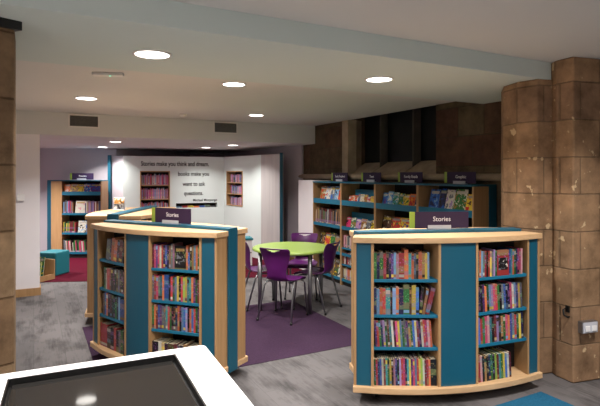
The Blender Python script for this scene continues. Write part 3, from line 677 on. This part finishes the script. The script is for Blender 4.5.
# ------------------------------------------------------------------ white quotation wall and niches
PH = 1.98
Q = [(-3.80, 10.12), (-3.505, 9.9), (-1.611, 10.6), (-0.737, 9.45), (-0.342, 9.0)]
def hit(px, a, b):
    """distance along segment a-b seen at column px, and depth"""
    s = (px-300)/500; ax, ay = a; dx, dy = b[0]-a[0], b[1]-a[1]; L = math.hypot(dx, dy); dx /= L; dy /= L
    q = (s*ay-ax)/(dx-s*dy); return q, ay+q*dy
def hz(py, Y): return 1.6-(py-175)/500*Y
def panel(a, b, mat, openings=(), th=0.24, name='wall_display', h=PH):
    L = math.hypot(b[0]-a[0], b[1]-a[1]); rot = math.atan2(b[1]-a[1], b[0]-a[0])
    m = MB(); xs = 0
    ops = sorted(openings)
    edges = [0]
    for (x0, x1, z0, z1) in ops:
        m.box(xs, x0, 0, th, 0, h); m.box(x0, x1, 0, th, 0, z0); m.box(x0, x1, 0, th, z1, h); m.box(x0, x1, th-0.02, th, z0, z1); xs = x1
    m.box(xs, L, 0, th, 0, h)
    o = struct(name, m, mat, rot, Vector((a[0], a[1], 0)))
    return Matrix.Translation((a[0], a[1], 0)) @ Matrix.Rotation(rot, 4, 'Z'), L
x0, ya = hit(140, Q[1], Q[2]); x1, yb = hit(170, Q[1], Q[2]); n1 = (x0, x1, hz(214, 10.1), hz(171, 10.1))
x0, ya = hit(176, Q[1], Q[2]); x1, yb = hit(217, Q[1], Q[2]); n2 = (x0, x1, hz(207.5, 10.4), hz(203, 10.4))
FM, LM = panel(Q[1], Q[2], M['panelwhite'], (n1, n2))
x0, _ = hit(226.8, Q[2], Q[3]); x1, _ = hit(242.8, Q[2], Q[3]); n3 = (x0, x1, hz(206, 10.2), hz(171, 10.2))
FN, LN = panel(Q[2], Q[3], M['panelwhite'], (n3,))
panel(Q[0], Q[1], M['wallgrey'], th=0.05)  # grey stands in for the shading on this white return panel
M['greypanel'] = wood('pale_grey_panel', (0.74, 0.72, 0.72), (0.80, 0.78, 0.77), (14, 14, 0.6))
panel(Q[3], Q[4], M['greypanel'], th=0.06)
for k, (x, y) in enumerate(((-3.84, 10.08), (-0.335, 8.97))):
    m = MB(); m.box(-0.028, 0.028, -0.028, 0.028, 0, PH+0.02); struct('trim_%d' % (4+k), m, M['teal'], 0, Vector((x, y, 0)))
def niche(F, n, rows, label, grp, pals):
    x0, x1, z0, z1 = n; dpt = 0.20
    t = thing('niche_bookshelf', label, 'bookshelf', F @ Vector((x0, 0, z0)), F.to_euler().z)
    w_, h_ = x1-x0, z1-z0; fw = 0.02
    m = MB(); m.box(0, w_, -0.012, dpt, 0, fw); m.box(0, w_, -0.012, dpt, h_-fw, h_); m.box(0, fw, -0.012, dpt, fw, h_-fw); m.box(w_-fw, w_, -0.012, dpt, fw, h_-fw)
    m.build('frame', M['wood'], t)
    m = MB(); m.box(fw, w_-fw, dpt-0.01, dpt, fw, h_-fw); m.build('back_board', M['wood'] if rows == 3 and w_ < 0.5 else M['black'], t)
    for k in range(rows):
        z = fw+k*(h_-fw)/rows
        if k:
            m = MB(); m.box(fw, w_-fw, -0.005, dpt-0.01, z-0.018, z); m.build('shelf', M['wood'], t)
        W = F @ Matrix.Translation((x0, 0, z0))
        far_row(W, fw+0.004+pals[1], w_-fw, z, h=(h_/rows)*pals[2], y0=0.02, pal=pals[0], wmin=0.010, wmax=0.018, d=0.12)
niche(FM, n1, 3, 'wooden bookshelf set into the white wall left of the quotation', '', ('imvsewrimvscip', 0.0, 0.74))
niche(FN, n3, 3, 'narrow wooden bookshelf set into the angled white wall', '', ('rksmeivn', 0.10, 0.68))
x0, x1, z0, z1 = n2
W = FM @ Matrix.Translation((x0, 0, z0))
m = MB(); m.box(0.001, x1-x0-0.001, 0.20, 0.21, 0.001, z1-z0-0.001); o = m.build('slot_backing', M['black']); o.matrix_world = W; tag(o, 'dark back of the low slot under the quotation', 'panel')
nb = 7; bw = (x1-x0-0.02)/nb
for k, c in enumerate('sryobee'):
    m = MB(); hh = 0.028+0.008*(k % 3)
    m.box(0, bw*0.92, 0.0, 0.002, 0, hh); m.box(0, bw*0.92, 0.002, 0.15, 0, 0.003); m.box(0, bw*0.92, 0.002, 0.15, hh-0.003, hh); m.box(0.002, bw*0.9, 0.002, 0.148, 0.003, hh-0.003, 1)
    o = m.build('lying_book', [BM[c], M['pages']]); o.matrix_world = W @ Matrix.Translation((0.012+k*bw, 0.02, 0.0005))
    tag(o, ['pale blue book lying flat at left end of the wall slot', 'red book lying flat in the wall slot', 'yellow book lying flat in the wall slot', 'orange book lying flat in the wall slot',
            'blue book lying flat in the wall slot', 'grey book lying in the wall slot beside the blue one', 'grey book lying at the right end of the wall slot'][k], 'book', 'books lying in the wall slot')
q = thing('wall_quotation', 'charcoal lettered quotation about stories on the white wall', 'wall lettering', FM @ Vector((0, -0.001, 0)), FM.to_euler().z)
def qline(s, px0, px1, py, size):
    a, ya = hit(px0, Q[1], Q[2]); b, yb = hit(px1, Q[1], Q[2])
    o = text('lettering', s, size, M['letterdark'], q, ((a+b)/2, -0.003, hz(py, (ya+yb)/2)), (R(90), 0, 0), bold=0.016)
    bpy.context.view_layer.update(); o.scale.x = (b-a)/o.dimensions.x
qline('Stories make you think and dream.', 141, 209, 164, 0.130)
qline('books make you', 178, 209, 174, 0.120)
qline('want to ask', 182.5, 205, 184, 0.120)
qline('questions.', 184, 203, 193.3, 0.120)
qline('Michael Morpurgo', 193, 217, 200, 0.066)

fb = FARSPINES.build('books', [BM[c] for c in FMATS]+[M['pages']])
tag(fb, 'many small far paperbacks filling the wall niches and tall bookcase rows', 'books', kind='stuff')

# ------------------------------------------------------------------ round table
TC = Vector((-0.10, 6.07, 0.004))
t = thing('round_table', 'round lime green table with metal legs among purple chairs', 'table', TC, 0)
m = MB()
prof = [(0.455, 0.690), (0.475, 0.696), (0.478, 0.710), (0.472, 0.722), (0.455, 0.726)]
n = 64; vs = []; fs = []
for r_, z in prof: vs += [(r_*math.cos(2*math.pi*k/n), r_*math.sin(2*math.pi*k/n), z) for k in range(n)]
for j in range(len(prof)-1):
    for k in range(n): fs.append((j*n+k, j*n+(k+1) % n, (j+1)*n+(k+1) % n, (j+1)*n+k))
fs += [tuple(range(n))[::-1], tuple(range((len(prof)-1)*n, len(prof)*n))]
m.add(vs, fs, 0, False); m.build('tabletop', M['lime'], t)
for p in ((-0.47, 5.88), (0.115, 5.76), (0.263, 6.27), (-0.32, 6.39)):
    x, y = p[0]-TC.x, p[1]-TC.y
    m = MB(); m.tube([(x, y, 0.0), (x, y, 0.69)], 0.024, 16); m.build('leg', M['metal'], t)
m = MB()
L4 = [(-0.37, -0.19), (0.215, -0.31), (0.363, 0.20), (-0.22, 0.32)]
for i in range(4):
    a, b = L4[i], L4[(i+1) % 4]; m.tube([(a[0]*0.97, a[1]*0.97, 0.665), (b[0]*0.97, b[1]*0.97, 0.665)], 0.014, 8)
m.build('under_frame', M['blackmetal'], t)

# ------------------------------------------------------------------ purple shell chairs
def smooth_interp(keys, s):
    for i in range(len(keys)-1):
        if s <= keys[i+1][0]:
            break
    a, b = keys[i], keys[i+1]; f_ = (s-a[0])/(b[0]-a[0])
    p0 = keys[max(i-1, 0)]; p3 = keys[min(i+2, len(keys)-1)]
    out = []
    for j in range(1, len(a)):
        m1 = (b[j]-p0[j])/2 if i > 0 else (b[j]-a[j]); m2 = (p3[j]-a[j])/2 if i < len(keys)-2 else (b[j]-a[j])
        h = f_; out.append((2*h**3-3*h*h+1)*a[j]+(h**3-2*h*h+h)*m1+(-2*h**3+3*h*h)*b[j]+(h**3-h*h)*m2)
    return out
KEY = [(0, -0.215, 0.405, 0.165, 0.0), (1, -0.195, 0.435, 0.190, 0.0), (2, -0.10, 0.440, 0.200, 0.012), (3, 0.02, 0.430, 0.198, 0.018), (4, 0.115, 0.432, 0.165, 0.022),
       (5, 0.175, 0.465, 0.122, 0.022), (6, 0.198, 0.550, 0.120, 0.020), (7, 0.210, 0.640, 0.148, 0.022), (8, 0.228, 0.720, 0.174, 0.026), (9, 0.255, 0.785, 0.185, 0.024), (10, 0.268, 0.806, 0.168, 0.024)]
def chair(label, loc, rot):
    t = thing('shell_chair', label, 'chair', loc, rot, 'purple shell chairs around the green table')
    ns, nw = 60, 28; vs = []; idx = {}
    for i in range(ns+1):
        s = 10*i/ns; y, z, hw, cv = smooth_interp(KEY, s)
        back = max(0, min(1, (s-4)/2))
        for j in range(nw+1):
            q_ = -1+2*j/nw
            dz = cv*(q_*q_)*(1-back); dy = -cv*1.6*(q_*q_)*back
            vs.append((q_*hw, y+dy, z+dz))
    fs = []
    for i in range(ns):
        s = 10*(i+0.5)/ns
        for j in range(nw):
            q_ = -1+2*(j+0.5)/nw
            hole = (abs(q_) < 0.42 and 9.12 - 0.42*(1-(q_/0.42)**2) < s < 9.18)
            if hole: continue
            a = i*(nw+1)+j; fs.append((a, a+1, a+nw+2, a+nw+1))
    m = MB(); m.add(vs, fs, 0, True); o = m.build('shell', M['purple'], t)
    so = o.modifiers.new('thickness', 'SOLIDIFY'); so.thickness = 0.009; so.offset = 0
    ss = o.modifiers.new('soft', 'SUBSURF'); ss.levels = 1; ss.render_levels = 1
    for sx in (-1, 1):
        for sy, fy, ty in ((-1, -0.20, -0.13), (1, 0.225, 0.07)):
            m = MB(); m.tube([(sx*0.205, fy, 0.0), (sx*0.178, ty+sy*0.045, 0.375), (sx*0.168, ty+sy*0.030, 0.402), (sx*0.148, ty, 0.414), (sx*0.10, ty, 0.414)], 0.011, 10)
            lg = m.build('leg', M['metal'], t)
            m = MB(); m.tube([(sx*0.206, fy, 0.0), (sx*0.2035, fy*0.985, 0.025)], 0.0135, 10); m.build('foot_cap', M['blackmetal'], lg)
    m = MB()
    m.tube([(-0.12, 0.07, 0.412), (-0.12, -0.13, 0.412), (0.12, -0.13, 0.412), (0.12, 0.07, 0.412)], 0.010, 8)
    m.build('seat_frame', M['metal'], t)
    return t
# chair faces local -y
def face(dx, dy): return math.atan2(dx, -dy)
chair('purple shell chair in front of the table with its back to the camera', (-0.185, 5.60, 0.004), face(0.42, 0.9))
chair('purple shell chair right of the table, seen side-on', (0.20, 5.99, 0.004), face(-0.85, 0.50))
chair('purple shell chair behind the table facing the camera', (0.035, 6.60, 0.0), face(-0.12, -1))
chair('purple shell chair left of the table, partly behind the left bookcase', (-0.47, 6.12, 0.004), face(0.95, 0.3))

# ------------------------------------------------------------------ touchscreen table
tr = R(25); tl = Matrix.Rotation(tr, 4, 'Z')
TP = Vector((-0.45, 2.36, 0))        # its back right corner
t = thing('touchscreen_table', 'white table with an inset black touchscreen in the foreground', 'table', TP, tr)
W_, D_, H_ = 0.96, 0.72, 0.80        # local: x from -W_ to 0, y from -D_ to 0
sx0, sx1, sy0, sy1 = -0.80, -0.150, -0.655, -0.065
def rrect(x0, x1, y0, y1, r, n=6):
    pts = []
    for cx, cy, a0 in ((x1-r, y1-r, 0), (x0+r, y1-r, 90), (x0+r, y0+r, 180), (x1-r, y0+r, 270)):
        for k in range(n+1):
            a = R(a0+90*k/n); pts.append((cx+r*math.cos(a), cy+r*math.sin(a)))
    return pts
def framed(mb, outer, inner, z0, z1):
    # inner is 4 points matched to the outer ring
    n = len(outer); m = n//4
    vs = [(x, y, z1) for x, y in outer]+[(x, y, z1) for x, y in inner]+[(x, y, z0) for x, y in outer]+[(x, y, z0) for x, y in inner]
    fs = []
    for k in range(n):
        j = (k+1) % n; ik = k//m; ij = j//m
        for off, io in ((0, n), (n+4, 2*n+4)):
            if ik == ij: fs.append((off+k, off+j, io+ik))
            else: fs.append((off+k, off+j, io+ij, io+ik))
        fs.append((k, j, n+4+j, n+4+k))
    for k in range(4): fs.append((n+k, n+(k+1) % 4, 2*n+4+(k+1) % 4, 2*n+4+k))
    return mb.add(vs, fs)
outer = rrect(-W_, 0, -D_, 0, 0.022)
inner = [(sx1, sy1), (sx0, sy1), (sx0, sy0), (sx1, sy0)]
m = MB(); framed(m, outer, inner, H_-0.045, H_); m.build('tabletop', M['white'], t, bevel=0.004)
m = MB(); m.box(sx0, sx1, sy0, sy1, H_-0.045, H_-0.030)
for a_ in ((sx0, sx1, sy1-0.006, sy1), (sx0, sx1, sy0, sy0+0.006), (sx0, sx0+0.006, sy0, sy1), (sx1-0.006, sx1, sy0, sy1)): m.box(*a_, H_-0.030, H_-0.001)
m.build('bezel', M['blackmetal'], t)
m = MB(); m.box(sx0+0.018, sx1-0.018, sy0+0.018, sy1-0.018, H_-0.030, H_-0.022); m.build('screen', M['screen'], t)
m = MB(); m.box(-W_+0.12, -0.12, -D_+0.12, -0.12, 0.04, H_-0.045); m.build('pedestal', M['white'], t, bevel=0.01)
m = MB(); m.box(-W_+0.16, -0.16, -D_+0.16, -0.16, 0.0, 0.04); m.build('plinth', M['blackmetal'], t)

# ------------------------------------------------------------------ pouf, book box, low cabinet, sockets
t = thing('cube_stool', 'teal cube stool on the edge of the crimson carpet', 'stool', (-3.97, 8.06, 0.006), R(-12))
m = MB(); m.box(-0.17, 0.17, -0.17, 0.17, 0, 0.37); m.build('cushion', M['tealfabric'], t, bevel=0.02)
m = MB(); m.box(-0.165, 0.165, -0.172, -0.170, 0.325, 0.329); m.build('seam', M['teal'], t)
t = thing('book_box', 'wooden box of picture books left of the teal cube stool', 'book box', (-3.96, 7.50, 0.006), R(-20))
m = MB(); m.box(-0.22, 0.12, -0.06, 0.24, 0.0, 0.02); m.box(-0.22, -0.20, -0.06, 0.24, 0.02, 0.30); m.box(-0.22, 0.12, 0.22, 0.24, 0.02, 0.30); m.box(0.10, 0.12, -0.06, 0.22, 0.02, 0.08); m.box(-0.2, 0.10, -0.06, -0.04, 0.02, 0.10)
m.build('body', M['wood'], t)
BF = Matrix.Translation((-3.96, 7.50, 0.006)) @ Matrix.Rotation(R(-20), 4, 'Z')
picture_books(BF, -0.10, 0.02, [('l', 'yg', .18, .27)], 'front of wooden box beside teal stool', 'picture books in the wooden box', y0=-0.01, tilt=8)
picture_books(BF, -0.12, 0.02, [('g', 'yb', .18, .33)], 'back of wooden box beside teal stool', 'picture books in the wooden box', y0=0.06, tilt=8)
t = thing('low_cabinet', 'low white cabinet with teal top behind the left chair', 'cabinet', (-1.06, 8.75, 0.006), R(15))
m = MB(); m.box(-0.22, 0.20, -0.15, 0.15, 0.03, 0.47); m.build('body', M['white'], t, bevel=0.004)
m = MB(); m.box(-0.235, 0.215, -0.165, 0.165, 0.47, 0.50); m.build('top', M['tealfabric'], t)
m = MB(); m.box(-0.21, 0.19, -0.157, -0.15, 0.245, 0.256); m.build('drawer_gap', M['black'], t)
m = MB(); m.box(-0.20, 0.18, -0.13, 0.13, 0.0, 0.03); m.build('plinth', M['blackmetal'], t)
# socket box on the pier's front face: from (2.095,3.83) towards (2.34,3.91)
fd = Vector((0.245, 0.08, 0)).normalized(); fa = math.atan2(fd.y, fd.x)
sp_ = Vector((2.095, 3.83, 0))+fd*0.115
t = thing('twin_socket', 'twin power socket in a grey metal box on the right stone pier', 'socket', (sp_.x, sp_.y, 0.435), fa)
m = MB(); m.box(-0.075, 0.075, -0.045, -0.001, -0.045, 0.045); m.build('back_box', M['metal'], t, bevel=0.004)
m = MB(); m.box(-0.07, 0.07, -0.052, -0.045, -0.040, 0.040); m.build('face_plate', M['clip'], t, bevel=0.003)
for x in (-0.035, 0.03):
    m = MB(); m.box(x-0.022, x+0.022, -0.060, -0.052, -0.028, 0.016); m.build('plug_cover', M['white'], t, bevel=0.005)
sp2 = Vector((2.035, 3.97, 0)).lerp(Vector((2.095, 3.83, 0)), 0.72)
t = thing('iron_bracket', 'small rusty iron bracket on the stone pier left of the socket', 'bracket', (sp2.x-0.004, sp2.y, 0.54), math.atan2(-0.14, 0.06))
m = MB(); m.tube([(0.0, -0.02, 0.035), (-0.015, -0.035, 0.02), (-0.01, -0.035, -0.02), (0.01, -0.02, -0.035), (0.01, 0.0, -0.035)], 0.007, 8); m.box(-0.015, 0.015, -0.012, 0, 0.0, 0.05)
m.build('hook', M['blackmetal'], t)
